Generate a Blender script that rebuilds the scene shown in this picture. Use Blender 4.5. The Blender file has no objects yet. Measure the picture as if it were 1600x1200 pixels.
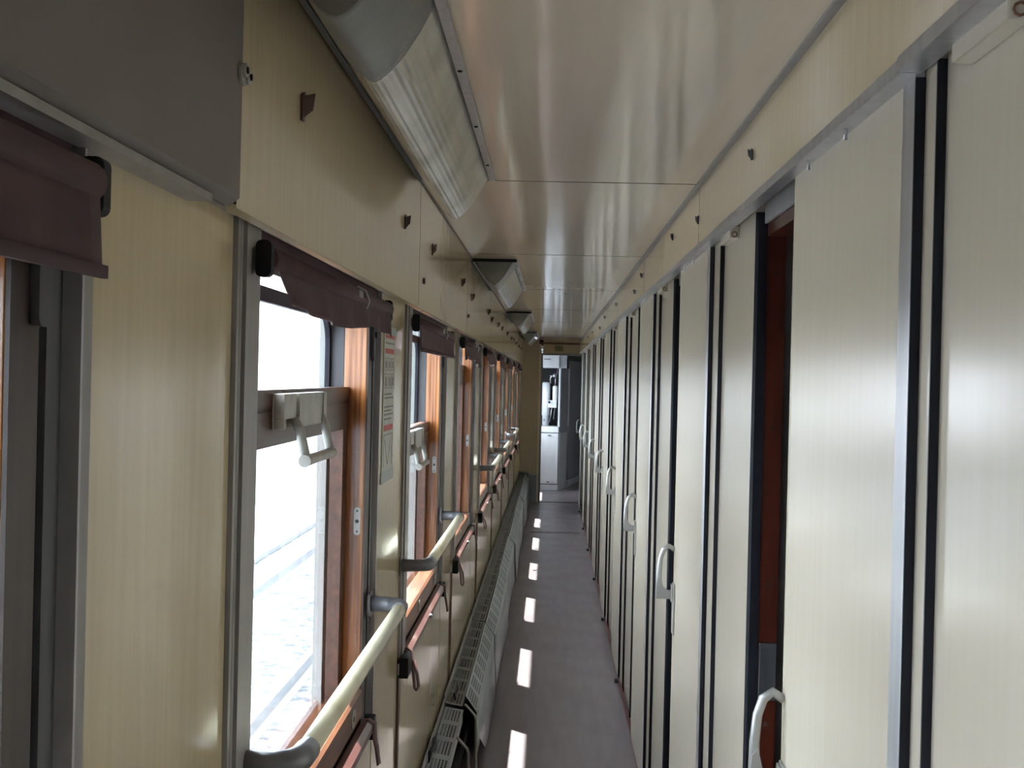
import bpy, bmesh, math, random
from mathutils import Vector, Matrix
random.seed(7)
S = bpy.context.scene
COL = S.collection

# ------------------------------------------------------------------ camera, sky, sun, exposure
F_PX, VPX, VPY, ROLL, EYE = 2000.0, 860.0, 593.0, 1.35, 1.64
cam_d = bpy.data.cameras.new('camera'); cam = bpy.data.objects.new('camera', cam_d); COL.objects.link(cam)
cam_d.sensor_fit = 'HORIZONTAL'; cam_d.sensor_width = 36.0; cam_d.lens = 36.0 * F_PX / 1600.0
cam_d.clip_start = 0.02; cam_d.clip_end = 500
yc = Vector((VPX - 800, 600 - VPY, -F_PX)).normalized()
uc = Vector((math.sin(math.radians(ROLL)), math.cos(math.radians(ROLL)), 0)); uc = (uc - uc.dot(yc) * yc).normalized()
xc = yc.cross(uc)
cam.matrix_world = Matrix.Translation((0, 0, EYE)) @ Matrix((xc, yc, uc)).to_4x4()
S.camera = cam

world = bpy.data.worlds.new('sky'); S.world = world; world.use_nodes = True
bg = world.node_tree.nodes['Background']
bg.inputs[0].default_value = (0.88, 0.94, 1.05, 1); bg.inputs[1].default_value = 2.9
sun_d = bpy.data.lights.new('sun', 'SUN'); sun = bpy.data.objects.new('sun', sun_d); COL.objects.link(sun)
sun_d.energy = 13.0; sun_d.angle = math.radians(0.6); sun_d.color = (1.0, 0.96, 0.9)
sun.rotation_euler = Vector((0.245, -0.25, -1.0)).to_track_quat('-Z', 'Y').to_euler()
sun.location = (-3, 8, 12)
vs = S.view_settings
vs.view_transform = 'Standard'; vs.look = 'None'; vs.gamma = 1.0; vs.exposure = 2.12; vs.use_curve_mapping = False

# ------------------------------------------------------------------ materials
MAT = {}
def mat(name, col, rough=0.5, metal=0.0, var=None, var_amt=0.0, scale=(5, 5, 5), bump=0.0, bump_scale=(20, 20, 20),
        rvar=0.0, trans=0.0, spec=0.5, coat=0.0, detail=3.0, lo=0.35, hi=0.65):
    m = bpy.data.materials.new(name); m.use_nodes = True
    nt = m.node_tree; b = nt.nodes['Principled BSDF']
    b.inputs['Base Color'].default_value = (*col, 1); b.inputs['Roughness'].default_value = rough
    b.inputs['Metallic'].default_value = metal; b.inputs['Specular IOR Level'].default_value = spec
    b.inputs['Transmission Weight'].default_value = trans; b.inputs['Coat Weight'].default_value = coat
    b.inputs['Coat Roughness'].default_value = 0.32
    tc = nt.nodes.new('ShaderNodeTexCoord')
    def noise(sc, det=detail):
        mp = nt.nodes.new('ShaderNodeMapping'); mp.inputs['Scale'].default_value = sc
        nt.links.new(tc.outputs['Object'], mp.inputs['Vector'])
        n = nt.nodes.new('ShaderNodeTexNoise'); n.inputs['Scale'].default_value = 1.0; n.inputs['Detail'].default_value = det
        nt.links.new(mp.outputs['Vector'], n.inputs['Vector']); return n
    if var is not None:
        n = noise(scale); r = nt.nodes.new('ShaderNodeValToRGB')
        r.color_ramp.elements[0].position = lo; r.color_ramp.elements[1].position = hi
        r.color_ramp.elements[0].color = (*col, 1); r.color_ramp.elements[1].color = (*var, 1)
        nt.links.new(n.outputs['Fac'], r.inputs['Fac']); nt.links.new(r.outputs['Color'], b.inputs['Base Color'])
    if rvar:
        n2 = noise((3, 3, 3), 5); mr = nt.nodes.new('ShaderNodeMapRange')
        mr.inputs['To Min'].default_value = max(0.02, rough - rvar); mr.inputs['To Max'].default_value = rough + rvar
        nt.links.new(n2.outputs['Fac'], mr.inputs['Value']); nt.links.new(mr.outputs['Result'], b.inputs['Roughness'])
    if bump:
        n3 = noise(bump_scale, 2); bp = nt.nodes.new('ShaderNodeBump'); bp.inputs['Strength'].default_value = bump
        bp.inputs['Distance'].default_value = 0.01
        nt.links.new(n3.outputs['Fac'], bp.inputs['Height']); nt.links.new(bp.outputs['Normal'], b.inputs['Normal'])
    MAT[name] = m; return m

CREAM = (0.62, 0.515, 0.335)
mat('cream', CREAM, 0.12, var=(0.58, 0.48, 0.31), scale=(60, 60, 4), bump=0.02, bump_scale=(9, 5, 2.0), rvar=0.03)
mat('cream_ceiling', (0.68, 0.59, 0.47), 0.11, var=(0.66, 0.57, 0.45), scale=(60, 2, 10), bump=0.05, bump_scale=(16, 0.8, 6), rvar=0.03)
mat('cream_door', (0.56, 0.50, 0.41), 0.235, var=(0.545, 0.485, 0.39), scale=(50, 50, 3), rvar=0.02)
mat('grey_hatch', (0.19, 0.163, 0.158), 0.45, var=(0.175, 0.15, 0.145), scale=(6, 6, 6))
mat('alu', (0.52, 0.52, 0.53), 0.38, metal=0.75, var=(0.44, 0.44, 0.45), scale=(40, 40, 3), rvar=0.08)
mat('alu_paint', (0.31, 0.295, 0.285), 0.4, var=(0.265, 0.25, 0.24), scale=(30, 30, 3), rvar=0.08)
mat('alu_dark', (0.075, 0.078, 0.085), 0.45, metal=0.2, var=(0.055, 0.058, 0.065), scale=(40, 40, 3))
mat('rubber', (0.008, 0.009, 0.015), 0.55, spec=0.25)
mat('joint', (0.03, 0.025, 0.02), 0.9)
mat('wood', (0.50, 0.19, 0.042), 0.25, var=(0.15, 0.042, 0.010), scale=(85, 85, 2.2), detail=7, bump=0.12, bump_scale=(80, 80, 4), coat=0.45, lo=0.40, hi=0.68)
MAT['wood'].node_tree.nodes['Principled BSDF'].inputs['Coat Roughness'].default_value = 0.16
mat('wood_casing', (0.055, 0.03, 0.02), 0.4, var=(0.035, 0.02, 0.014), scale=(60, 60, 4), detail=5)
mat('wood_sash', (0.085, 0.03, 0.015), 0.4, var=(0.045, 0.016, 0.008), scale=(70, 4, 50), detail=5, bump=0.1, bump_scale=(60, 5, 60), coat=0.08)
mat('wood_sill', (0.21, 0.082, 0.04), 0.38, var=(0.10, 0.036, 0.019), scale=(60, 5, 60), detail=6, bump=0.15, bump_scale=(50, 8, 50), coat=0.2)
mat('mahogany', (0.095, 0.018, 0.008), 0.28, var=(0.045, 0.009, 0.004), scale=(40, 40, 3), detail=5, coat=0.4)
mat('brown_strip', (0.10, 0.045, 0.025), 0.45, var=(0.06, 0.028, 0.018), scale=(30, 30, 6))
mat('maroon_cloth', (0.09, 0.046, 0.05), 0.75, var=(0.062, 0.033, 0.038), scale=(9, 9, 30), bump=0.25, bump_scale=(12, 30, 6))
mat('maroon_paint', (0.115, 0.042, 0.038), 0.32, var=(0.27, 0.17, 0.15), scale=(30, 9, 30), lo=0.60, hi=0.75, coat=0.1)
mat('strap', (0.125, 0.058, 0.048), 0.5, var=(0.09, 0.04, 0.035), scale=(20, 20, 20))
mat('tube_paint', (0.74, 0.69, 0.50), 0.3, var=(0.55, 0.49, 0.33), scale=(12, 8, 12), lo=0.5, hi=0.8)
mat('steel', (0.42, 0.42, 0.44), 0.33, metal=0.85, rvar=0.1)
mat('cast_grey', (0.20, 0.20, 0.21), 0.4, metal=0.4, var=(0.15, 0.15, 0.16), scale=(20, 20, 20))
mat('handle_grey', (0.42, 0.41, 0.37), 0.4, metal=0.35, var=(0.33, 0.32, 0.29), scale=(25, 25, 25))
mat('door_handle', (0.37, 0.37, 0.36), 0.3, metal=0.55, rvar=0.08)
mat('heater_grey', (0.315, 0.345, 0.355), 0.38, var=(0.25, 0.275, 0.285), scale=(12, 3, 12), rvar=0.1)
mat('heater_top', (0.165, 0.17, 0.155), 0.5, var=(0.115, 0.12, 0.11), scale=(10, 3, 10), rvar=0.1)
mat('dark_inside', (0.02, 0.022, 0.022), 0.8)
mat('lino', (0.21, 0.176, 0.186), 0.34, var=(0.15, 0.126, 0.134), scale=(22, 2.2, 4), detail=7, rvar=0.1, bump=0.03, bump_scale=(30, 20, 5), lo=0.3, hi=0.75)
mat('paper', (0.62, 0.63, 0.58), 0.55, var=(0.55, 0.56, 0.52), scale=(20, 20, 20))
mat('print_red', (0.55, 0.10, 0.09), 0.55)
mat('print_dark', (0.20, 0.22, 0.20), 0.6)
mat('tape', (0.22, 0.27, 0.27), 0.3)
mat('white_enamel', (0.70, 0.72, 0.74), 0.3, var=(0.62, 0.64, 0.66), scale=(8, 8, 3))
mat('grey_panel', (0.33, 0.345, 0.37), 0.4, var=(0.29, 0.305, 0.33), scale=(10, 10, 3))
mat('vest_wall', (0.34, 0.345, 0.34), 0.6)
mat('sign', (0.30, 0.26, 0.10), 0.5)
mat('rust', (0.22, 0.11, 0.06), 0.6, var=(0.16, 0.07, 0.04), scale=(20, 20, 20))
mat('tab_brown', (0.06, 0.026, 0.02), 0.45)
mat('diffuser', (0.66, 0.65, 0.61), 0.12, trans=0.2, var=(0.46, 0.45, 0.42), scale=(5, 5, 5), rvar=0.06)
mat('lamp_cap', (0.22, 0.23, 0.225), 0.42, var=(0.17, 0.18, 0.175), scale=(9, 9, 9))
mat('red_base', (0.16, 0.045, 0.045), 0.5)
mat('gravel', (0.14, 0.16, 0.19), 0.9, var=(0.022, 0.028, 0.04), scale=(9, 9, 9), detail=8, bump=0.6, bump_scale=(25, 25, 25))
mat('concrete', (0.34, 0.35, 0.36), 0.85, var=(0.27, 0.28, 0.29), scale=(2, 2, 2))
mat('far_grey', (0.30, 0.34, 0.38), 0.7)
mat('car_skin', (0.25, 0.27, 0.25), 0.5)
mat('roof', (0.18, 0.18, 0.18), 0.7)
g = bpy.data.materials.new('glass'); g.use_nodes = True; nt = g.node_tree
for n in list(nt.nodes): nt.nodes.remove(n)
o_ = nt.nodes.new('ShaderNodeOutputMaterial'); mx = nt.nodes.new('ShaderNodeMixShader'); tr = nt.nodes.new('ShaderNodeBsdfTransparent')
gl = nt.nodes.new('ShaderNodeBsdfGlossy'); gl.inputs['Roughness'].default_value = 0.03; lw = nt.nodes.new('ShaderNodeLayerWeight'); lw.inputs[0].default_value = 0.5
pw = nt.nodes.new('ShaderNodeMath'); pw.operation = 'POWER'; pw.inputs[1].default_value = 5.0; nt.links.new(lw.outputs['Facing'], pw.inputs[0])
fr = nt.nodes.new('ShaderNodeMath'); fr.operation = 'MULTIPLY_ADD'; fr.inputs[1].default_value = 0.45; fr.inputs[2].default_value = 0.025; nt.links.new(pw.outputs[0], fr.inputs[0])
tr.inputs[0].default_value = (0.95, 0.97, 0.97, 1)
nt.links.new(fr.outputs[0], mx.inputs[0]); nt.links.new(tr.outputs[0], mx.inputs[1]); nt.links.new(gl.outputs[0], mx.inputs[2]); nt.links.new(mx.outputs[0], o_.inputs[0])
MAT['glass'] = g

# ------------------------------------------------------------------ helpers
def wloc(o):
    v = Vector((0, 0, 0))
    while o is not None: v += o.location; o = o.parent
    return v
def tag(o, label=None, cat=None, group=None, kind=None):
    if label: o['label'] = label
    if cat: o['category'] = cat
    if group: o['group'] = group
    if kind: o['kind'] = kind
    return o
def thing(name, loc, label=None, cat=None, group=None, kind=None):
    o = bpy.data.objects.new(name, None); COL.objects.link(o); o.location = loc; o.empty_display_size = 0.05
    return tag(o, label, cat, group, kind)
class MB:
    def __init__(s): s.v = []; s.f = []; s.sm = []
    def quad(s, a, b, c, d):
        i = len(s.v); s.v += [a, b, c, d]; s.f.append((i, i+1, i+2, i+3)); s.sm.append(False); return s
    def box(s, x0, x1, y0, y1, z0, z1):
        i = len(s.v)
        s.v += [(x, y, z) for z in (z0, z1) for y in (y0, y1) for x in (x0, x1)]
        for q in ((0,2,3,1),(4,5,7,6),(0,1,5,4),(2,6,7,3),(0,4,6,2),(1,3,7,5)): s.f.append(tuple(i+k for k in q)); s.sm.append(False)
        return s
    def prism(s, prof, axis, a0, a1, smooth=False, caps=True):
        """closed 2-D profile extruded along axis; profile is (x,z) for 'y', (x,y) for 'z', (y,z) for 'x'"""
        n = len(prof); i = len(s.v)
        def P(p, a): return {'y': (p[0], a, p[1]), 'z': (p[0], p[1], a), 'x': (a, p[0], p[1])}[axis]
        s.v += [P(p, a0) for p in prof] + [P(p, a1) for p in prof]
        for k in range(n):
            j = (k+1) % n; s.f.append((i+k, i+j, i+n+j, i+n+k)); s.sm.append(smooth)
        if caps:
            s.f.append(tuple(i+k for k in reversed(range(n)))); s.sm.append(False)
            s.f.append(tuple(i+n+k for k in range(n))); s.sm.append(False)
        return s
    def tube(s, pts, r, n=10, caps=True):
        pts = [Vector(p) for p in pts]; rs = r if isinstance(r, (list, tuple)) else [r]*len(pts); i0 = len(s.v)
        up = Vector((0.13, 0.21, 0.97)); prev = None
        for k, p in enumerate(pts):
            d = (pts[min(k+1, len(pts)-1)] - pts[max(k-1, 0)]).normalized()
            a = prev - d * prev.dot(d) if prev is not None else up.cross(d)
            a.normalize(); prev = a; b = d.cross(a)
            for q in range(n):
                t = 2*math.pi*q/n; s.v.append(tuple(p + (a*math.cos(t) + b*math.sin(t))*rs[k]))
        for k in range(len(pts)-1):
            for q in range(n):
                j = (q+1) % n; s.f.append((i0+k*n+q, i0+k*n+j, i0+(k+1)*n+j, i0+(k+1)*n+q)); s.sm.append(True)
        if caps:
            s.f.append(tuple(i0+q for q in reversed(range(n)))); s.sm.append(False)
            e = i0+(len(pts)-1)*n; s.f.append(tuple(e+q for q in range(n))); s.sm.append(False)
        return s
    def ribbon(s, pts, w, t=0.002, wd=(0, 1, 0)):
        """flat strap of width w along wd following pts, thickness t"""
        wd = Vector(wd); pts = [Vector(p) for p in pts]; i = len(s.v)
        for k, p in enumerate(pts):
            d = (pts[min(k+1, len(pts)-1)] - pts[max(k-1, 0)]).normalized(); nn = d.cross(wd).normalized()*t/2
            for sg, h in ((-1, -1), (1, -1), (1, 1), (-1, 1)): s.v.append(tuple(p + wd*w/2*sg + nn*h))
        for k in range(len(pts)-1):
            for q in range(4):
                j = (q+1) % 4; s.f.append((i+4*k+q, i+4*k+j, i+4*k+4+j, i+4*k+4+q)); s.sm.append(True)
        s.f.append((i+3, i+2, i+1, i)); s.sm.append(False); e = i+4*(len(pts)-1); s.f.append((e, e+1, e+2, e+3)); s.sm.append(False)
        return s
    def sphere(s, c, r, n=10, m=6):
        pts = [(c[0], c[1], c[2]-r*math.cos(math.pi*k/m)) for k in range(m+1)]
        return s.tube(pts, [max(1e-4, r*math.sin(math.pi*k/m)) for k in range(m+1)], n)
    def build(s, name, mt, parent=None, bevel=0.0, label=None, cat=None, group=None, kind=None, origin=None):
        off = wloc(parent) if parent is not None else Vector(origin if origin else (0, 0, 0))
        me = bpy.data.meshes.new(name)
        me.from_pydata([tuple(Vector(p) - off) for p in s.v], [], s.f)
        me.polygons.foreach_set('use_smooth', s.sm)
        bm = bmesh.new(); bm.from_mesh(me)
        bmesh.ops.recalc_face_normals(bm, faces=bm.faces)
        if bevel: bmesh.ops.bevel(bm, geom=list(bm.edges), offset=bevel, segments=2, affect='EDGES', profile=0.6)
        bm.to_mesh(me); bm.free()
        me.materials.append(MAT[mt]); me.update()
        o = bpy.data.objects.new(name, me); COL.objects.link(o)
        if parent is not None: o.parent = parent
        else: o.location = off
        return tag(o, label, cat, group, kind)
def box(name, mt, parent, x0, x1, y0, y1, z0, z1, bevel=0.0, **k): return MB().box(x0, x1, y0, y1, z0, z1).build(name, mt, parent, bevel, **k)
def copy_tree(o, parent=None, dy=0.0):
    c = o.copy(); COL.objects.link(c); c.parent = parent
    if parent is None: c.location = o.location + Vector((0, dy, 0))
    for ch in o.children: copy_tree(ch, c)
    return c
def rrect(cx, cy, w, h, r, n=4):
    pts = []
    for (sx, sy, a0) in ((1, 1, 0), (-1, 1, 90), (-1, -1, 180), (1, -1, 270)):
        for k in range(n+1):
            a = math.radians(a0 + 90*k/n); pts.append((cx + sx*(w/2-r) + r*math.cos(a), cy + sy*(h/2-r) + r*math.sin(a)))
    return pts

ORD = ['first', 'second', 'third', 'fourth', 'fifth', 'sixth', 'seventh', 'eighth', 'ninth', 'tenth', 'eleventh']
# ------------------------------------------------------------------ layout (metres; Y runs down the corridor)
XL, XR = -0.385, 0.425            # wall faces
CORN_L, CORN_R = -0.36, 0.385     # cornice faces
ZC = 2.165                        # ceiling
YB, YE = -3.2, 17.1               # rear end, end wall
WB, WP = 1.53, 1.82               # first window base, pitch
WK = range(-2, 8)                 # windows
AB, AP = 1.414, 1.782             # door bays
SILL, WTOP = 0.97, 1.83
XO0, XO1 = -0.498, -0.475          # outer skin

# ------------------------------------------------------------------ setting: floor, ceiling, outer shell
fl = thing('floor', (0, 8, 0), 'dark grey brown linoleum corridor floor', 'floor', kind='structure')
box('linoleum', 'lino', fl, XO1, 0.50, YB, YE+0.05, -0.03, 0.0)
box('threshold', 'alu_dark', fl, -0.12, 0.43, YE-0.02, YE+0.06, 0.0, 0.006, 0.002)
hp = box('hatch_plate', 'lino', fl, -0.17, 0.35, 13.70, 14.60, 0.0, 0.006, 0.002)
box('hatch_ring', 'steel', hp, 0.24, 0.29, 13.80, 13.86, 0.006, 0.012, 0.002)
box('subfloor', 'vest_wall', fl, XO1, 1.9, YB, 21.5, -0.12, -0.031)
box('vestibule_floor', 'lino', fl, XO1, 1.9, YE+0.05, 21.5, -0.03, -0.001)
box('compartment_floor', 'red_base', fl, 0.50, 1.9, YB, YE+0.05, -0.03, 0.0)

ce = thing('ceiling', (0, 8, ZC), 'glossy cream laminate ceiling panels with dark joints', 'ceiling', kind='structure')
cj = [YB, -0.8, 1.3, 3.40, 5.40, 7.50, 9.62, 11.74, 13.86, 15.98, YE]
for a, b in zip(cj[:-1], cj[1:]):
    box('panel', 'cream_ceiling', ce, CORN_L+0.004, CORN_R-0.012, a+0.003, b-0.003, ZC, ZC+0.012)
for y in cj[1:-1]: box('joint_strip', 'joint', ce, CORN_L+0.004, CORN_R-0.012, y-0.003, y+0.003, ZC-0.0006, ZC+0.002)
box('backing', 'joint', ce, -0.55, 1.9, YB, 21.5, ZC+0.016, ZC+0.05)
box('roof', 'roof', ce, -0.62, 1.9, YB, 21.5, ZC+0.05, ZC+0.16)
box('corner_strip', 'alu_paint', ce, CORN_R-0.012, CORN_R+0.002, YB, YE, ZC-0.006, ZC+0.012)
box('corner_strip', 'brown_strip', ce, CORN_L-0.004, CORN_L+0.004, YB, YE, ZC-0.004, ZC+0.012)

# ------------------------------------------------------------------ left wall
wl = thing('wall_left', (XL, 8, 0), 'cream laminate window wall with alloy posts', 'wall', kind='structure')
def far_y(b): return b + 1.20
def open_y(b): return b + 0.11
bases = [WB + WP*k for k in WK]
# outer skin with openings
o = MB(); o.box(XO0, XO1, YB, 21.5, -0.9, SILL-0.06); o.box(XO0, XO1, YB, YE+0.6, WTOP+0.03, ZC+0.16)
edges = [YB] + sum([[open_y(b)-0.01, far_y(b)+0.01] for b in bases], []) + [YE+0.6]
for a, b in zip(edges[0::2], edges[1::2]): o.box(XO0, XO1, a, b, SILL-0.06, WTOP+0.03)
o.build('outer_skin', 'car_skin', wl)
box('back_lining', 'dark_inside', wl, XO1, XL-0.012, YB, YE, 0, SILL-0.10)
for b in [WB - 3*WP] + bases:       # pillar panel after each window, up to the next post
    a0 = b + 1.345 if b > -9 else YB; a1 = min(b + WP, YE)
    if b == WB - 3*WP: a0 = YB
    if b == bases[-1]: a1 = YE
    pn = box('panel', 'cream', wl, XL-0.012, XL, a0, a1-0.002, 0.0, 1.845)
    box('pillar_core', 'dark_inside', wl, XO1, XL-0.013, a0-0.02, a1, 0.0, 1.86)
    if b < bases[-1]:
        # post with grooves beside the next window
        y0 = b + WP
        p = MB(); p.box(XL-0.03, XL+0.006, y0, y0+0.012, 0.90, 1.845); p.box(XL-0.03, XL-0.002, y0+0.012, y0+0.018, 0.90, 1.845)
        p.box(XL-0.03, XL+0.005, y0+0.018, y0+0.030, 0.90, 1.845); p.box(XL-0.03, XL+0.009, y0+0.034, y0+0.108, 0.90, 1.845); p.box(XL-0.03, XL-0.003, y0+0.03, y0+0.034, 0.9, 1.845)
        p.build('post', 'alu_paint', wl)
        box('cover_strip', 'brown_strip', wl, XL-0.01, XL+0.005, y0, y0+0.036, 0.0, 0.846)
    # post-side frame channel at the far edge of the window
for b in bases:
    fy = far_y(b)
    box('panel', 'cream', wl, XL-0.012, XL-0.001, b+0.036, b+1.343, 0.0, 0.8745)
    f = MB(); f.box(XL-0.03, XL-0.010, fy+0.054, fy+0.112, 0.875, 1.845); f.box(XL-0.03, XL-0.004, fy+0.066, fy+0.09, 0.875, 1.845)
    f.build('channel', 'alu_dark', wl)
    box('edge_fin', 'alu', wl, XL-0.02, XL+0.006, fy+0.112, fy+0.117, 0.875, 1.845)
    box('edge_trim', 'alu_paint', wl, XL-0.02, XL+0.003, fy+0.117, fy+0.1445, 0.875, 1.845)
box('head_trim', 'alu_paint', wl, XL-0.004, XL+0.0095, YB, YE, 1.828, 1.85)
box('upper_lining', 'cream', wl, XO1, XL-0.002, YB, YE, 1.851, ZC+0.016)

wb = box('wall_rear', 'cream', None, XO0, 1.9, YB-0.05, YB, -0.1, ZC+0.16, label='plain cream wall added behind the viewpoint to keep sky light out', cat='wall', kind='structure')  # unseen wall, added so no sky light enters the open end
# ------------------------------------------------------------------ left cornice (trim_1): panels with brown tabs
t1 = thing('trim_1', (CORN_L, 8, 1.82), 'cream cornice panels above the windows', 'trim', kind='structure')
lj = [YB, -0.8, 1.437, 3.44, 5.42, 7.52, 9.64, 11.76, 13.88, 16.0, YE]
lp = []
for n, (a, b) in enumerate(zip(lj[:-1], lj[1:])):
    x1 = CORN_L; m_ = 'cream'
    if n == 1: continue
    q = MB().prism([(XL, 1.852), (CORN_L-0.010, 1.822), (CORN_L, 1.826), (CORN_L, ZC-0.004), (CORN_L-0.012, ZC-0.004), (CORN_L-0.012, 1.852)], 'y', a+0.002, b-0.002)
    lp.append((a, b, q.build('panel', m_, t1)))
for y in lj[2:-1]: box('joint_strip', 'joint', t1, CORN_L-0.011, CORN_L+0.0004, y-0.002, y+0.002, 1.83, ZC-0.006)
def curl_tab(parent, x, y, z, sgn, sc=1.0, mt='tab_brown'):
    t = MB(); w = 0.016*sc; h = 0.034*sc
    pr = [(0.0, 0.6), (0.5, 1.0), (1.0, 0.75), (0.75, 0.1), (0.55, -1.0), (0.1, -1.05)]
    t.prism([(y + (p[0]-0.4)*w*2.2, z + p[1]*h*0.6) for p in pr], 'x', x - 0.0005*sgn, x + 0.004*sgn)
    i = len(t.v)
    t.v += [(x + 0.004*sgn, y-0.004*sc, z+0.4*h), (x+0.016*sgn*sc, y+0.014*sc, z+0.62*h), (x+0.014*sgn*sc, y+0.01*sc, z-0.1*h), (x+0.004*sgn, y-0.004*sc, z-0.5*h),
            (x + 0.004*sgn, y-0.001*sc, z+0.4*h), (x+0.016*sgn*sc, y+0.017*sc, z+0.62*h), (x+0.014*sgn*sc, y+0.013*sc, z-0.1*h), (x+0.004*sgn, y-0.001*sc, z-0.5*h)]
    for q in ((0,1,2,3),(7,6,5,4),(0,4,5,1),(1,5,6,2),(2,6,7,3),(3,7,4,0)): t.f.append(tuple(i+k for k in q)); t.sm.append(False)
    return t.build('tab', mt, parent)
for y, z in [(1.80, 2.018), (3.08, 2.012), (3.79, 2.018), (5.09, 2.02), (5.72, 2.0), (7.24, 2.015), (7.62, 1.99), (8.6, 2.0), (9.25, 2.0), (10.4, 2.005), (11.5, 2.0), (12.2, 2.01), (13.0, 2.0), (14.2, 2.0), (15.3, 2.0)]:
    for a, b, po in lp:
        if a < y < b: curl_tab(po, CORN_L, y, z, 1, 1.0 if y < 3 else 0.85)
for y in (3.55, 5.50):
    for a, b, po in lp:
        if a < y < b:
            MB().tube([(CORN_L, y, 1.905), (CORN_L+0.006, y, 1.905)], 0.008, 8).build('screw', 'brown_strip', po)
# grey hatch in the near part of the cornice
ht = thing('cornice_hatch', (CORN_L+0.004, 0.3, 1.82), 'plain mauve grey hatch set in the cornice above the windows', 'hatch')
MB().prism([(XL, 1.850), (CORN_L-0.006, 1.826), (CORN_L+0.006, 1.836), (CORN_L+0.006, ZC-0.012), (CORN_L-0.006, ZC-0.012), (CORN_L-0.006, 1.852)], 'y', -0.795, 1.431).build('hatch_door', 'grey_hatch', ht)
lt = MB()
for dz in (0.0,):
    lt.prism(rrect(1.428, 1.975, 0.034, 0.024, 0.010), 'x', CORN_L+0.006, CORN_L+0.010)
    lt.tube([(CORN_L+0.010, 1.420, 1.977), (CORN_L+0.014, 1.420, 1.977)], 0.008, 10); lt.tube([(CORN_L+0.010, 1.437, 1.973), (CORN_L+0.014, 1.437, 1.973)], 0.008, 10)
la = lt.build('latch', 'handle_grey', ht)
for yy, zz in ((1.420, 1.977), (1.437, 1.973)):
    MB().tube([(CORN_L+0.014, yy, zz), (CORN_L+0.0155, yy, zz)], 0.004, 8).build('keyhole', 'rubber', la)
box('soffit_lip', 'alu_paint', ht, XL+0.0005, CORN_L+0.002, -0.795, 1.33, 1.818, 1.826)

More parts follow.
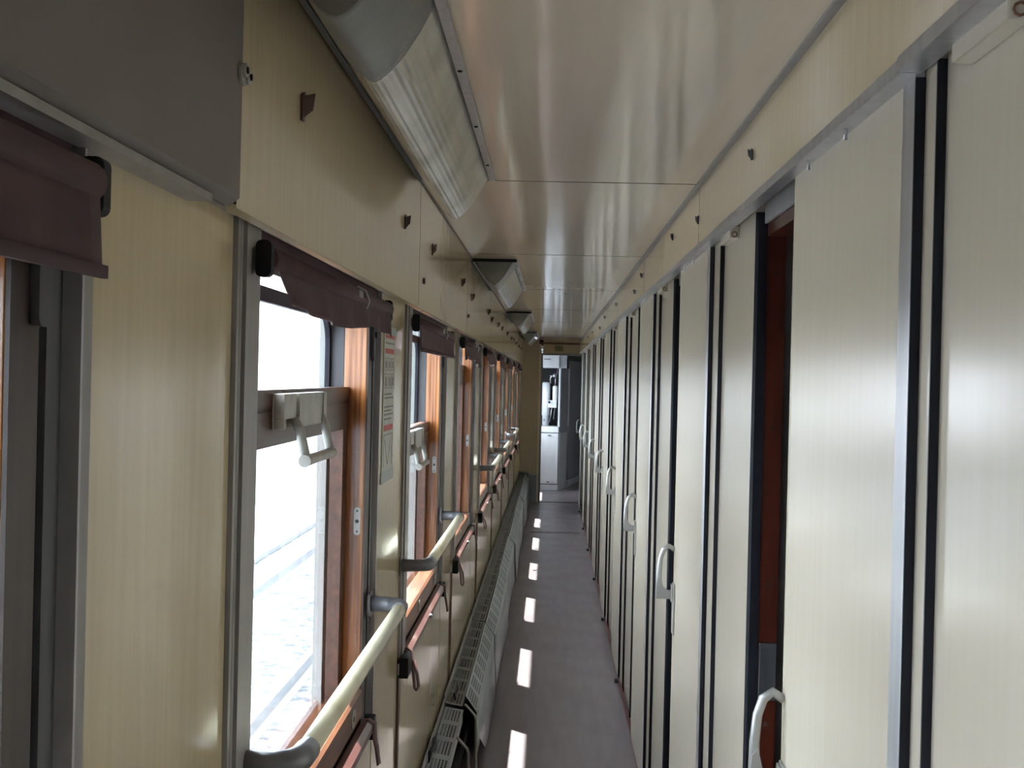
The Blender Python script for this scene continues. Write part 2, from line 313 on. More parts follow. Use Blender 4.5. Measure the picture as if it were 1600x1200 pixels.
# ------------------------------------------------------------------ windows
def make_window(n, k):
    b = WB + WP*k; y0, y1 = open_y(b), far_y(b); c = (y0+y1)/2
    near_end = 8 - k      # order counted from the end doorway
    w = thing('window_%d' % n, (XL, c, SILL), 'wood framed drop window, %s from the end doorway' % ORD[7-k] , 'window', kind='structure')
    xi, xs, xo = XL-0.005, -0.430, XO1
    # far jamb: lit wood block, near jamb the same
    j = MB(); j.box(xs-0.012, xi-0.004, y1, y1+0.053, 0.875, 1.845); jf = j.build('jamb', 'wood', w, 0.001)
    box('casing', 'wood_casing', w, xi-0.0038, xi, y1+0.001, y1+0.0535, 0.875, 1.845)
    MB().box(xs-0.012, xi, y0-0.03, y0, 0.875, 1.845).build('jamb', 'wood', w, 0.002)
    zst = 1.327
    sp = MB().prism(rrect(-0.4065, zst, 0.014, 0.060, 0.0065), 'y', y1-0.0025, y1+0.001).build('strike_plate', 'handle_grey', jf)
    MB().tube([(-0.4065, y1-0.003, zst), (-0.4065, y1-0.0024, zst)], 0.004, 10).build('screw', 'rubber', sp) if False else None
    for dz in (0.0, 0.022, -0.022):
        MB().tube([(-0.4065, y1-0.0033, zst+dz), (-0.4065, y1-0.0022, zst+dz)], 0.0042 if dz == 0 else 0.0022, 8).build('plate_hole', 'rubber', jf)
    # black outer reveal
    r = MB(); r.box(xo, xs-0.013, y1, y1+0.012, SILL-0.05, 1.845); r.box(xo, xs-0.013, y0-0.012, y0, SILL-0.05, 1.845)
    r.build('outer_reveal', 'alu_dark', w)
    # outer frame: rounded opening in a black rubber frame with a transom
    fr_ = MB()
    zt = 1.757; zb = SILL-0.02
    inner = rrect(c, (zt+zb)/2, (y1-y0)-0.035, zt-zb, 0.055, 6); outer = []
    m_ = len(inner)
    for p in inner:
        outer.append((y1+0.002 if p[0] > c else y0-0.002, zt+0.025 if p[1] > (zt+zb)/2 else zb-0.03))
    i0 = len(fr_.v)
    for X in (xo+0.004, xo-0.006):
        fr_.v += [(X, p[0], p[1]) for p in inner]; fr_.v += [(X, p[0], p[1]) for p in outer]
    for q in range(m_):
        z = (q+1) % m_
        for (A, B, sw) in ((0, m_, 0), (2*m_, 3*m_, 1)):
            fr_.f.append((i0+A+q, i0+A+z, i0+B+z, i0+B+q)); fr_.sm.append(False)
        fr_.f.append((i0+q, i0+z, i0+2*m_+z, i0+2*m_+q)); fr_.sm.append(False)
        fr_.f.append((i0+m_+q, i0+m_+z, i0+3*m_+z, i0+3*m_+q)); fr_.sm.append(False)
    fr_.box(xo-0.006, xo+0.004, y0, y1, 1.838, 1.856)
    of = fr_.build('outer_frame', 'rubber', w)
    box('outer_pane', 'glass', of, xo-0.003, xo+0.001, y0, y1, zb-0.02, 1.84)
    # inner drop sash
    zt = {0: 1.614, 1: 1.48}.get(k, 1.80 if k % 2 else 1.70)
    s = MB(); st = 0.062
    s.box(xs-0.028, xs, y0+0.002, y1-0.002, zt-0.028, zt); s.box(xs-0.028, xs-0.004, y0+0.002, y1-0.002, zt-0.034, zt-0.028); s.box(xs-0.028, xs, y0+0.002, y1-0.002, zt-0.088, zt-0.034)
    s.box(xs-0.028, xs-0.001, y0+0.002, y0+st, SILL-0.09, zt-0.088); s.box(xs-0.028, xs-0.001, y1-st, y1-0.002, SILL-0.09, zt-0.088)
    sash = s.build('sash', 'wood_sash', w)
    box('pane', 'glass', sash, xs-0.018, xs-0.014, y0+st-0.006, y1-st+0.006, SILL-0.09, zt-0.084)
    gk = MB()
    for q in range(3):
        gk.box(xs-0.040-0.008*q, xs-0.034-0.008*q, y1-st-0.006+0.012*q, y1-0.004, SILL-0.05, zt-0.10)
        gk.box(xs-0.040-0.008*q, xs-0.034-0.008*q, y0+0.004, y0+st+0.006-0.012*q, SILL-0.05, zt-0.10)
    gk.build('gasket', 'alu_paint', sash)
    if k in (0, 1, -1):
        hy0, hy1 = c-0.215, c+0.135
        hb = MB(); hb.box(xs, xs+0.022, hy0+0.10, hy1, zt-0.062, zt-0.006); hb.box(xs, xs+0.004, hy0, hy0+0.10, zt-0.062, zt-0.006)
        hb.box(xs+0.004, xs+0.020, hy0, hy0+0.094, zt-0.046, zt-0.006); hb.box(xs+0.004, xs+0.020, hy0, hy0+0.012, zt-0.062, zt-0.046)
        hb.box(xs+0.022, xs+0.024, hy0+0.10, hy0+0.135, zt-0.066, zt-0.006); hb.box(xs+0.022, xs+0.024, hy1-0.03, hy1, zt-0.062, zt-0.006)
        hb.build('handle_plate', 'handle_grey', sash, 0.0015)
        ya, yb = hy0+0.095, hy1-0.025
        zl = zt-0.115; xl = xs+0.037
        hl = MB()
        hl.tube([(xs+0.016, ya, zt-0.045), (xs+0.026, ya, zt-0.066), (xl, ya, zl)], [0.0075, 0.008, 0.0085], 8)
        hl.tube([(xs+0.016, yb, zt-0.045), (xs+0.026, yb, zt-0.066), (xl, yb, zl)], [0.0075, 0.008, 0.0085], 8)
        hl.tube([(xl, ya-0.012, zl), (xl, ya+0.01, zl), (xl, (ya+yb)/2, zl), (xl, yb-0.01, zl), (xl, yb+0.012, zl)], [0.0105, 0.0095, 0.0085, 0.0095, 0.0105], 10)
        hl.build('handle_loop', 'handle_grey', sash)
    # sill: worn wooden board with keyhole plates
    si = MB().prism([(xs-0.013, SILL-0.06), (XL-0.002, SILL-0.06), (XL-0.002, SILL-0.006), (XL-0.008, SILL), (xs+0.004, SILL), (xs+0.002, SILL-0.01), (xs-0.013, SILL-0.01)], 'y', y0+0.002, y1-0.002)
    sill = si.build('sill', 'wood_sill', w)
    for yy in (y1-0.13, y0+0.45):
        kp = MB().prism(rrect(yy, SILL-0.033, 0.05, 0.036, 0.016), 'x', XL-0.0025, XL+0.001).build('keyhole_plate', 'handle_grey', sill)
        MB().prism(rrect(yy, SILL-0.033, 0.012, 0.012, 0.005), 'x', XL+0.0008, XL+0.0014).build('keyhole', 'rubber', sill)
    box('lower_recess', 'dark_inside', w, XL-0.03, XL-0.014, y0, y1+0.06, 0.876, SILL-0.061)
    box('head_board', 'wood_sash', w, xo+0.006, XL-0.006, y0-0.03, y1+0.054, 1.857, 1.868)
    box('valance', 'maroon_cloth', w, XL-0.004, XL-0.0005, y0-0.001, y1+0.10, 1.798, 1.846)
    if k in (-1, 0, 1):      # lock plate hanging on the metal channel
        pl = MB().prism(rrect(y1+0.048, 1.716, 0.024, 0.09, 0.008), 'x', XL-0.006, XL+0.002).build('lock_plate', 'alu_dark', w)
        MB().tube([(XL+0.002, y1+0.051, 1.728), (XL+0.005, y1+0.051, 1.728)], 0.007, 10).build('lock_cylinder', 'rubber', pl)
    return w
for n, k in enumerate(WK): make_window(n+1, k)

# ------------------------------------------------------------------ right wall and sliding doors
wr = thing('wall_right', (XR, 8, 0), 'cream compartment wall with black rubber seals', 'wall', kind='structure')
RK = range(-2, 9)
for k in RK:
    A = AB + AP*k; J = A + 1.28; nA = A + AP
    # post strip
    box('post', 'cream_door', wr, 0.415, 0.46, A, A+0.55, 0.0, 2.03)
    box('seal', 'rubber', wr, 0.4145, 0.4255, A-0.004, A, 0.0, 2.0)
    if nA < YE+1.2:
        e = min(nA, YE)
        box('panel', 'cream_door', wr, XR, 0.446, J+0.002, e-0.004, 0.0, 2.03)
        MB().prism([(XR-0.003, J), (XR+0.003, J-0.004), (0.447, J-0.004), (0.447, J+0.002), (XR-0.003, J+0.002)], 'z', 0.0, 2.0).build('seal', 'rubber', wr)
        jm = box('jamb', 'mahogany', wr, 0.447, 0.486, J-0.002, J+0.05, 0.0, 1.975)
        for zz in (0.45, 0.93, 1.22, 1.55, 1.87):
            MB().tube([(0.466, J-0.0035, zz), (0.466, J-0.0018, zz)], 0.006, 8).build('screw', 'tab_brown', jm)
        box('jamb', 'mahogany', wr, 0.461, 0.51, A+0.55, A+0.57, 0.0, 1.975)
        box('lintel', 'mahogany', wr, 0.447, 0.51, A+0.571, J-0.0025, 1.95, 1.975)
        box('lintel_panel', 'alu_paint', wr, 0.44, 0.446, A+0.551, J+0.001, 1.976, 2.03)
        if k in (0, 1): box('lock_case', 'alu_dark', wr, 0.449, 0.485, J-0.012, J-0.0025, 0.98, 1.10, 0.002)
        # compartment partition and floor stop bracket
        box('partition', 'vest_wall', wr, 0.4865, 1.88, J+0.05, J+0.09, 0.0, ZC)
        sb = MB().box(0.402, XR, nA-0.25, nA-0.09, 1.972, 2.002).build('stop_block', 'cream_door', wr, 0.003) if nA < YE else None
        if sb: MB().tube([(0.391, nA-0.255, 1.966+0.008*math.sin(t*math.pi/4)) if False else (0.413+0.006*math.cos(t*math.pi/4), nA-0.2525, 1.982+0.006*math.sin(t*math.pi/4)) for t in range(9)], 0.0014, 6).build('ring', 'rust', sb)
box('back_wall', 'vest_wall', wr, 1.88, 1.92, YB, 21.5, -0.1, ZC+0.1)
box('lining', 'cream_door', wr, 0.447, 0.51, YB, YE, 2.031, ZC+0.016)
bb = box('baseboard_right', 'red_base', None, 0.408, 0.4145, YB, YE-0.01, 0.0005, 0.03, label='dark red skirting strip under the sliding doors', cat='skirting', kind='structure')

t2 = thing('trim_2', (CORN_R, 8, 2.0), 'cream cornice above the sliding doors with an alloy lip', 'trim', kind='structure')
rj = [YB, -0.6, 1.44, 3.42, 5.42, 7.52, 9.64, 11.76, 13.88, 16.0, YE]
rp = []
for n, (a, b) in enumerate(zip(rj[:-1], rj[1:])):
    dx = -0.004 if n == 1 else 0.0
    po = box('panel', 'cream', t2, CORN_R+dx, CORN_R+0.012, a+0.0015, b-0.0015, 2.008, ZC-0.007)
    box('lip', 'alu', t2, CORN_R-0.004+dx, CORN_R+0.022, a+0.0015, b-0.0015, 1.991, 2.008, 0.0015)
    rp.append((a, b, po))
    if n > 1: box('joint_strip', 'joint', t2, CORN_R-0.0004, CORN_R+0.01, a-0.0014, a+0.0014, 2.009, ZC-0.008)
for y, z in [(1.47, 2.12), (2.52, 2.09), (3.43, 2.075), (4.15, 2.11), (5.55, 2.10), (6.0, 2.06), (7.7, 2.10), (9.3, 2.1), (10.2, 2.06), (12.0, 2.09), (13.4, 2.09)]:
    for a, b, po in rp:
        if a < y < b: curl_tab(po, CORN_R, y, z, -1, 0.55, 'alu_dark')

DB = {0: 0.045, 1: 0.112, 2: 0.13, 3: 0.21, 4: 0.22, 5: 0.20, 6: 0.22, 7: 0.19, 8: 0.23}
def make_door(n, k):
    A = AB + AP*k; y0 = A + DB.get(k, 0.12); y1 = y0 + (0.712 if k == 0 else 0.755)
    lab = 'cream sliding compartment door standing partly open, %s from the end doorway' % ORD[8-k]
    d = thing('door_%d' % n, (0.41, (y0+y1)/2, 0.02), lab, 'door', kind='structure')
    box('leaf', 'cream_door', d, 0.405, 0.4145, y0+0.05, y1-0.004, 0.025, 2.0)
    box('edge_profile', 'alu', d, 0.4035, 0.4145, y0, y0+0.05, 0.02, 2.0, 0.0015)
    box('seal', 'rubber', d, 0.4035, 0.4146, y0-0.004, y0-0.0003, 0.02, 1.99)
    box('edge_strip', 'tube_paint', d, 0.404, 0.4145, y1-0.004, y1, 0.025, 2.0)
    box('floor_guide', 'alu_dark', d, 0.385, 0.4145, y0-0.02, y0+0.02, 0.002, 0.022, 0.002)
    h = MB()
    xx = 0.404; pts = [(xx, y1-0.012, 1.112), (xx-0.018, y1-0.010, 1.124), (xx-0.034, y1-0.010, 1.112), (xx-0.043, y1-0.010, 1.085), (xx-0.047, y1-0.010, 1.04), (xx-0.047, y1-0.010, 0.995), (xx-0.044, y1-0.010, 0.972)]
    h.tube(pts, [0.008, 0.0085, 0.0085, 0.0085, 0.009, 0.010, 0.010], 10)
    h.prism([(xx-0.055, 0.958), (xx-0.004, 0.958), (xx-0.002, 0.984), (xx-0.020, 0.984), (xx-0.034, 0.996), (xx-0.042, 1.03), (xx-0.052, 1.02), (xx-0.056, 0.98)], 'y', y1-0.022, y1-0.001)
    hd = h.build('handle', 'door_handle', d)
    pl = MB(); pl.box(xx-0.004, xx-0.0002, y1-0.055, y1-0.002, 0.85, 1.008); pl.box(xx-0.009, xx-0.004, y1-0.045, y1-0.004, 0.95, 1.004)
    ps = pl.build('handle_plate', 'handle_grey', hd, 0.001)
    hk = MB(); hk.tube([(0.402, y0+0.30, 2.000), (0.394, y0+0.30, 1.992), (0.394, y0+0.30, 1.976)], 0.003, 6).tube([(0.402, y0+0.55, 2.000), (0.394, y0+0.55, 1.992), (0.394, y0+0.55, 1.976)], 0.003, 6)
    hk.build('hanger', 'steel', d)
    return d
for n, k in enumerate(range(-2, 9)): make_door(n+1, k)

# ------------------------------------------------------------------ end wall, doorway, vestibule
we = thing('wall_end', (0, YE, 0), 'cream end wall around the open doorway', 'wall', kind='structure')
box('panel', 'cream', we, XO1, -0.155, YE, YE+0.04, 0.36, ZC)
box('dado', 'grey_panel', we, XO1, -0.155, YE-0.012, YE+0.04, 0.0, 0.36)
box('header', 'cream', we, -0.105, 0.43, YE, YE+0.04, 1.99, ZC)
box('panel', 'cream', we, 0.431, 1.88, YE, YE+0.04, 0.0, ZC)
box('door_trim', 'tube_paint', we, -0.155, -0.128, YE-0.012, YE+0.05, 0.0, ZC-0.06)
box('door_jamb', 'alu_paint', we, -0.128, -0.105, YE-0.004, YE+0.06, 0.0, 1.99)
box('head_strip', 'alu_paint', we, -0.105, 0.43, YE-0.006, YE+0.05, 1.965, 1.99)
box('rust_strip', 'rust', we, -0.155, 0.38, YE-0.02, YE, ZC-0.055, ZC-0.03)
sg = box('door_sign', 'sign', None, 0.05, 0.16, YE-0.006, YE-0.0005, 2.02, 2.09, label='small dull yellow plate above the end doorway', cat='sign')
for zz in (2.045, 2.065): box('print_line', 'print_dark', sg, 0.065, 0.145, YE-0.0068, YE-0.006, zz-0.004, zz+0.004)
wv = thing('wall_vestibule', (0.3, 20, 0), 'dim walls of the vestibule behind the end doorway', 'wall', kind='structure')
box('back', 'vest_wall', wv, -0.6, 1.9, 20.9, 20.95, 0, ZC)
box('left', 'vest_wall', wv, -0.535, XO1, 19.0, 20.9, SILL-0.06, ZC+0.1)
box('left', 'vest_wall', wv, -0.535, XO1, YE+0.6, 19.0, 1.85, ZC+0.1)
box('ceiling_board', 'white_enamel', wv, XO1, 1.88, YE+0.04, 20.9, 2.06, 2.08)
wv2 = thing('window_11', (XO1, 18.35, 1.0), 'plain window lighting the vestibule', 'window', kind='structure')
box('frame', 'alu_dark', wv2, XO1-0.02, XO1+0.01, YE+0.6, YE+0.65, SILL-0.06, 1.85); box('frame', 'alu_dark', wv2, XO1-0.02, XO1+0.01, 18.95, 19.0, SILL-0.06, 1.85)
box('pane', 'glass', wv2, XO1-0.01, XO1-0.006, YE+0.65, 18.95, SILL-0.06, 1.85)
def ang_panel(name, mt, parent, p, q, z0, z1, t=0.02, bevel=0.0):
    p = Vector((p[0], p[1])); q = Vector((q[0], q[1])); d = (q-p).normalized(); nn = Vector((d.y, -d.x))*t
    return MB().prism([tuple(p), tuple(q), tuple(q+nn), tuple(p+nn)], 'z', z0, z1).build(name, mt, parent, bevel)
# washing-up cabinet: front face plus a slanted side
cb = thing('cabinet', (0.03, 19.1, 0), 'white enamel floor cabinet behind the end doorway', 'cabinet')
MB().prism([(-0.30, 18.92), (0.15, 18.92), (0.27, 19.52), (0.27, 19.9), (-0.30, 19.9)], 'z', 0.0, 0.945).build('body', 'grey_panel', cb)
box('door', 'white_enamel', cb, -0.29, 0.135, 18.905, 18.919, 0.10, 0.84, 0.003)
box('drawer', 'white_enamel', cb, -0.29, 0.135, 18.905, 18.919, 0.86, 0.945, 0.003)
box('plinth', 'white_enamel', cb, -0.295, 0.14, 18.91, 18.9195, 0.002, 0.085)
ang_panel('side_panel', 'white_enamel', cb, (0.152, 18.925), (0.262, 19.475), 0.0, 0.84, -0.006) if False else ang_panel('side_panel', 'white_enamel', cb, (0.1525, 18.925), (0.2685, 19.50), 0.0, 0.85, 0.004)
box('knob', 'alu_dark', cb, -0.02, 0.03, 18.895, 18.905, 0.81, 0.822); box('knob', 'alu_dark', cb, -0.02, 0.01, 18.895, 18.905, 0.12, 0.135)
uc_ = thing('wall_cabinet', (0.0, 19.2, 1.81), 'small white upper cabinet above the boiler niche', 'cabinet')
box('body', 'grey_panel', uc_, -0.30, 0.24, 18.93, 19.9, 1.81, 2.06); box('door', 'white_enamel', uc_, -0.29, 0.125, 18.912, 18.93, 1.815, 2.055, 0.003)
box('vent_slot', 'rubber', uc_, -0.10, 0.0, 18.909, 18.9125, 1.935, 1.945)
cp = box('corner_post', 'white_enamel', None, 0.125, 0.15, 18.95, 18.98, 0.946, 1.8095, 0.003, label='slim white upright between the cabinet and the upper cabinet', cat='post')
sp_ = thing('service_door', (0.35, 20, 0), 'tall blue grey door leaf standing beside the white cabinet', 'door')
ang_panel('niche_side', 'grey_panel', wv, (0.155, 18.99), (0.268, 19.50), 0.946, 1.81, 0.01)
ang_panel('leaf', 'grey_panel', sp_, (0.275, 19.53), (0.50, 20.85), 0.12, 1.93, 0.03); ang_panel('kick_plate', 'white_enamel', sp_, (0.273, 19.52), (0.50, 20.85), 0.004, 0.115, 0.03)
ang_panel('top_vent', 'alu_dark', sp_, (0.35, 20.0), (0.47, 20.75), 1.84, 1.87, -0.01)
# boiler niche
bo = thing('boiler', (-0.02, 19.3, 0.946), 'white cylindrical water boiler with pipes and valves', 'boiler')
MB().tube([(-0.06, 19.25, 0.946), (-0.06, 19.25, 1.10), (-0.06, 19.25, 1.105), (-0.06, 19.25, 1.58), (-0.06, 19.25, 1.60)], [0.05, 0.05, 0.062, 0.062, 0.04], 18).build('tank', 'white_enamel', bo)
MB().tube([(0.075, 19.2, 1.32), (0.075, 19.2, 1.335), (0.075, 19.2, 1.53), (0.075, 19.2, 1.55)], [0.028, 0.038, 0.038, 0.022], 14).build('filter', 'white_enamel', bo)
vb = box('valve_box', 'white_enamel', bo, -0.03, 0.10, 19.12, 19.18, 1.22, 1.33, 0.006)
MB().tube([(-0.01, 19.12, 1.30), (-0.01, 19.095, 1.30)], 0.018, 12).build('dial', 'rubber', vb)
MB().tube([(0.0, 19.18, 1.58), (0.0, 19.18, 1.66), (0.03, 19.16, 1.70), (0.08, 19.16, 1.70), (0.10, 19.18, 1.74), (0.10, 19.2, 1.81)], 0.011, 8).build('pipe', 'steel', bo)
MB().tube([(0.075, 19.2, 1.55), (0.075, 19.2, 1.70)], 0.009, 8).build('pipe', 'steel', bo)
MB().tube([(0.03, 19.15, 1.22), (0.02, 19.16, 1.12), (0.0, 19.2, 1.0)], 0.008, 8).build('pipe', 'steel', bo)
MB().tube([(0.075, 19.2, 1.22), (0.06, 19.2, 1.05)], 0.006, 8).build('pipe', 'steel', bo)
v = MB().sphere((0.06, 19.12, 1.70), 0.032); v.tube([(-0.01, 19.1, 1.695), (0.06, 19.1, 1.695)], 0.006, 6); v.build('valve', 'steel', bo)
ss = MB().sphere((-0.085, 19.10, 1.035), 0.018); ss.build('tap', 'steel', bo)
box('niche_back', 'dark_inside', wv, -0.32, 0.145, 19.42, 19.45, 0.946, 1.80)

# ------------------------------------------------------------------ radiator covers along the left wall
def perf(y0, y1, fn, u0, u1, ngr, cols=5, rows=9):
    """perforated sheet: fn(u, y) -> point; slots left open in groups"""
    m = MB(); L = (y1-y0)/ngr
    us = [u0]; mu = (u1-u0)*0.13; cw = (u1-u0-2*mu)/(cols*2-1)
    us.append(u0+mu)
    pc = (u1-u0-2*mu)/(cols-0.42)
    for c in range(cols*2-1): us.append(us[-1] + pc*(0.58 if c % 2 == 0 else 0.42))
    us.append(u1)
    ys = []; hole_r = []
    for gidx in range(ngr):
        a = y0+gidx*L; gl_ = L*0.72; rw = gl_/(rows-0.32)
        ys.append(a); hole_r.append(False); yy = a+L*0.14
        for r_ in range(rows*2-1): ys.append(yy); hole_r.append(r_ % 2 == 0); yy += rw*(0.68 if r_ % 2 == 0 else 0.32)
        ys.append(yy); hole_r.append(False)
    ys.append(y1)
    nu = len(us)
    for y in ys:
        for u in us: m.v.append(fn(u, y))
    for r_ in range(len(ys)-1):
        for c in range(nu-1):
            if hole_r[r_] and 1 <= c <= nu-3 and c % 2 == 1: continue
            m.f.append((r_*nu+c, r_*nu+c+1, (r_+1)*nu+c+1, (r_+1)*nu+c)); m.sm.append(False)
    return m
ra = thing('radiator_cover', (-0.30, 10, 0), 'long grey perforated radiator cover along the foot of the window wall', 'radiator cover')
tops = [(2.4, 4.02), (4.02, 4.86), (4.86, 6.55), (6.55, 8.37), (8.37, 10.2), (10.2, 12.0), (12.0, 13.8), (13.8, 15.5), (15.5, 16.95)]
for n, (a, b) in enumerate(tops):
    dz = -0.012 if n < 2 else (0.004 if n % 2 else 0.0); dx = 0.0 if n != 1 else 0.006
    f = lambda u, y, dz=dz, dx=dx, a=a, b=b: (u+dx, y, 0.398 + dz - (u+0.383)*0.16 + 0.003*math.sin(y*3.1))
    mt = 'heater_grey' if n < 2 else 'heater_top'
    tp = perf(a+0.003, b-0.003, f, -0.3745, -0.306, max(2, round((b-a)/0.225))).build('top_panel', mt, ra)
    box('wall_flange', 'alu_paint' if n < 3 else mt, tp, -0.3755, -0.373, a+0.004, b-0.004, 0.399+dz, 0.43+dz)
    if n < 2: box('front_flange', 'heater_grey', tp, -0.307, -0.303, a+0.003, b-0.003, 0.33, 0.374)
fronts = tops[2:]
for n, (a, b) in enumerate(fronts):
    if n == 0: a = 5.03
    off = [0.0, 0.006, -0.002, 0.008, -0.003, 0.004, 0.0][n]
    f = lambda u, y, o=off: (-0.304 + u*0.046 + o*(0.4+u*0.6), y, 0.384 - u*0.064 + 0.002*math.sin(4*y))
    fp = perf(a+0.003, b-0.003, f, 0.0, 1.0, max(2, round((b-a)/0.225)))
    q = MB(); N = 8
    i0 = len(fp.v)
    for s_ in range(N+1):
        y = a+0.003 + (b-a-0.006)*s_/N
        top = f(1.0, y); fp.v.append(top)
        wob = 0.006*math.sin(y*2.3+n) + off
        yb2 = y if n else max(y, a+0.003 + 0.55*(1-s_/N)) if s_ == 0 else y
        fp.v.append((-0.254 + wob*0.6, y + (0.0 if n or s_ > 3 else (3-s_)/3*0.0), 0.17))
        zb = 0.018 if (n or s_ > 2) else [0.30, 0.20, 0.09][s_]
        fp.v.append((-0.247 + wob, y, min(zb, 0.165) if zb < 0.17 else 0.165 + 0.0*zb))
    for s_ in range(N):
        for c in range(2):
            fp.f.append((i0+3*s_+c, i0+3*s_+c+1, i0+3*(s_+1)+c+1, i0+3*(s_+1)+c)); fp.sm.append(True)
    fo = fp.build('front_panel', 'heater_grey', ra)
    md = fo.modifiers.new('thick', 'SOLIDIFY'); md.thickness = 0.0018
# frame rods and pipes visible where the front is missing
for yy in (4.50, 4.95):
    MB().tube([(-0.303, yy, 0.372), (-0.298, yy, 0.370), (-0.262, yy, 0.330), (-0.258, yy, 0.315), (-0.252, yy, 0.05), (-0.252, yy, 0.0)], 0.0055, 8).build('support_rod', 'handle_grey', ra)
for zz, xx in ((0.27, -0.34), (0.13, -0.34)):
    MB().tube([(xx, 2.4, zz), (xx, 16.9, zz)], 0.024, 12).build('heating_pipe', 'dark_inside', ra)
box('inner_plate', 'alu_dark', ra, -0.3755, -0.3735, 2.4, 16.95, 0.002, 0.38)
box('end_box', 'heater_grey', ra, -0.3755, -0.25, 16.955, 17.08, 0.0, 0.40, 0.004)
# torn rubber seal hanging on the near top panel
MB().tube([(-0.362, 4.10, 0.400), (-0.366, 4.20, 0.404), (-0.360, 4.28, 0.402), (-0.366, 4.36, 0.404), (-0.364, 4.44, 0.400)], [0.002, 0.007, 0.008, 0.006, 0.002], 6).build('torn_seal', 'rubber', ra)
MB().tube([(-0.335, 4.90, 0.401), (-0.345, 4.98, 0.404), (-0.338, 5.06, 0.404), (-0.347, 5.16, 0.402)], [0.002, 0.006, 0.005, 0.002], 6).build('torn_seal', 'rubber', ra)

# ------------------------------------------------------------------ handrails
def handrail(k, y0, y1):
    x, z = -0.310, 1.142
    h = thing('handrail', (XL, (y0+y1)/2, z), 'cream tube handrail on grey brackets under the %s window from the end doorway' % ORD[7-k], 'handrail', 'handrails under the windows')
    MB().tube([(x, y0, z), (x, (y0+y1)/2, z), (x, y1, z)], 0.0145, 14).build('tube', 'tube_paint', h)
    for yy, s in ((y0, -1), (y1, 1)):
        b = MB()
        b.tube([(x, yy+0.03*-s, z), (x-0.002, yy+0.012*s, z), (x-0.012, yy+0.03*s, z), (x-0.032, yy+0.04*s, z), (XL+0.001, yy+0.042*s, z)], [0.0165, 0.0175, 0.0165, 0.0155, 0.0175], 12)
        b.prism(rrect(yy+0.042*s, z, 0.05, 0.055, 0.012), 'x', XL+0.0005, XL+0.006)
        b.build('bracket', 'cast_grey', h)
    return h
for k, (y0, y1) in {-1: (-0.12, 0.93), 0: (1.66, 2.74), 1: (3.40, 4.55), 3: (7.10, 8.22), 4: (8.90, 10.02), 5: (11.3, 12.6)}.items(): handrail(k, y0, y1)

# ------------------------------------------------------------------ roller blinds
def blind(k, drop, style, label):
    b = WB + WP*k; y0, y1 = b+0.078, b+1.275
    x, z = -0.3635, 1.785
    r = thing('roller_blind', (x, (y0+y1)/2, 1.74), label, 'blind', 'maroon roller blinds over the windows')
    MB().tube([(x, y0, z), (x, y1, z)], 0.0165, 16).build('roller', 'maroon_cloth', r)
    for yy, nm in ((y0-0.012, 'bracket'), (y1+0.012, 'bracket')):
        q = MB(); q.prism(rrect(x+0.002, z-0.002, 0.020, 0.046, 0.007), 'y', yy-0.008, yy+0.008); q.build(nm, 'rubber', r)
    # cloth sheet with folds, built as a thin solid
    NY, NZ = 48, 8; m = MB(); rnd = random.Random(k*13+5)
    ph = rnd.random()*6
    def bottom(t):
        if style == 'flat': return 1.785 - drop + 0.003*math.sin(9*t+ph)
        if style == 'scallop': return 1.785 - drop - 0.018*math.sin(math.pi*min(1, t/0.72)) + (0.012 if t < 0.03 else 0) - 0.012*max(0, t-0.75)*4
        return 1.785 - drop + 0.014*math.sin(5*t+ph) + 0.008*math.sin(13*t)
    ystart = y0 + (0.10 if style == 'scallop' else 0.0)
    for side in (0, 1):
        for i in range(NY+1):
            t = i/NY; zb = bottom(t)
            for j in range(NZ+1):
                s = j/NZ; zz = 1.776 + (zb-1.776)*s
                wav = (0.0015 if style == 'flat' else 0.005)*s*math.sin(t*38+ph+1.3*math.sin(7*t)) + (0.004 if style != 'flat' else 0.001)*s*math.sin(17*t+ph)
                sk = (ystart-y0)*(0.25 + 0.75*s)*(1-t)
                xx = x + 0.0105 + wav + 0.003*s - (0.0018 if side else 0)
                m.v.append((xx, y0 + sk + t*(y1-y0) , zz))
    W = NZ+1; T = (NY+1)*W
    for i in range(NY):
        for j in range(NZ):
            a = i*W+j; m.f.append((a, a+1, a+W+1, a+W)); m.sm.append(True); a += T; m.f.append((a, a+W, a+W+1, a+1)); m.sm.append(True)
    for i in range(NY):
        for j in (0, NZ):
            a = i*W+j; m.f.append((a, a+W, a+W+T, a+T)); m.sm.append(False)
    for i in (0, NY):
        for j in range(NZ):
            a = i*W+j; m.f.append((a, a+1, a+1+T, a+T)); m.sm.append(False)
    cl = m.build('cloth', 'maroon_cloth', r)
    if style == 'flat':
        MB().ribbon([(x+0.0165, y0+0.002, 1.787-drop), (x+0.0175, (y0+y1)/2, 1.786-drop), (x+0.0165, y1-0.002, 1.787-drop)], 0.010, 0.005, (0, 0, 1)).build('hem', 'maroon_cloth', cl)
    if k >= 0:
        c = y0 + 0.62*(y1-y0)
        MB().tube([(x+0.004, c, z+0.018), (x+0.020, c, z+0.010), (x+0.026, c+0.004, z-0.008), (x+0.021, c+0.01, z-0.022)], 0.0022, 6).build('clip', 'steel', r)
        box('clip_plate', 'steel', r, x+0.0135, x+0.0175, c-0.06, c-0.012, z-0.004, z+0.008)
    return r
styles = {-2: (0.07, 'flat'), -1: (0.072, 'flat'), 0: (0.048, 'scallop'), 1: (0.075, 'flat'), 2: (0.075, 'wavy'), 3: (0.06, 'wavy'), 4: (0.075, 'wavy'), 5: (0.06, 'flat'), 6: (0.07, 'wavy'), 7: (0.05, 'wavy')}
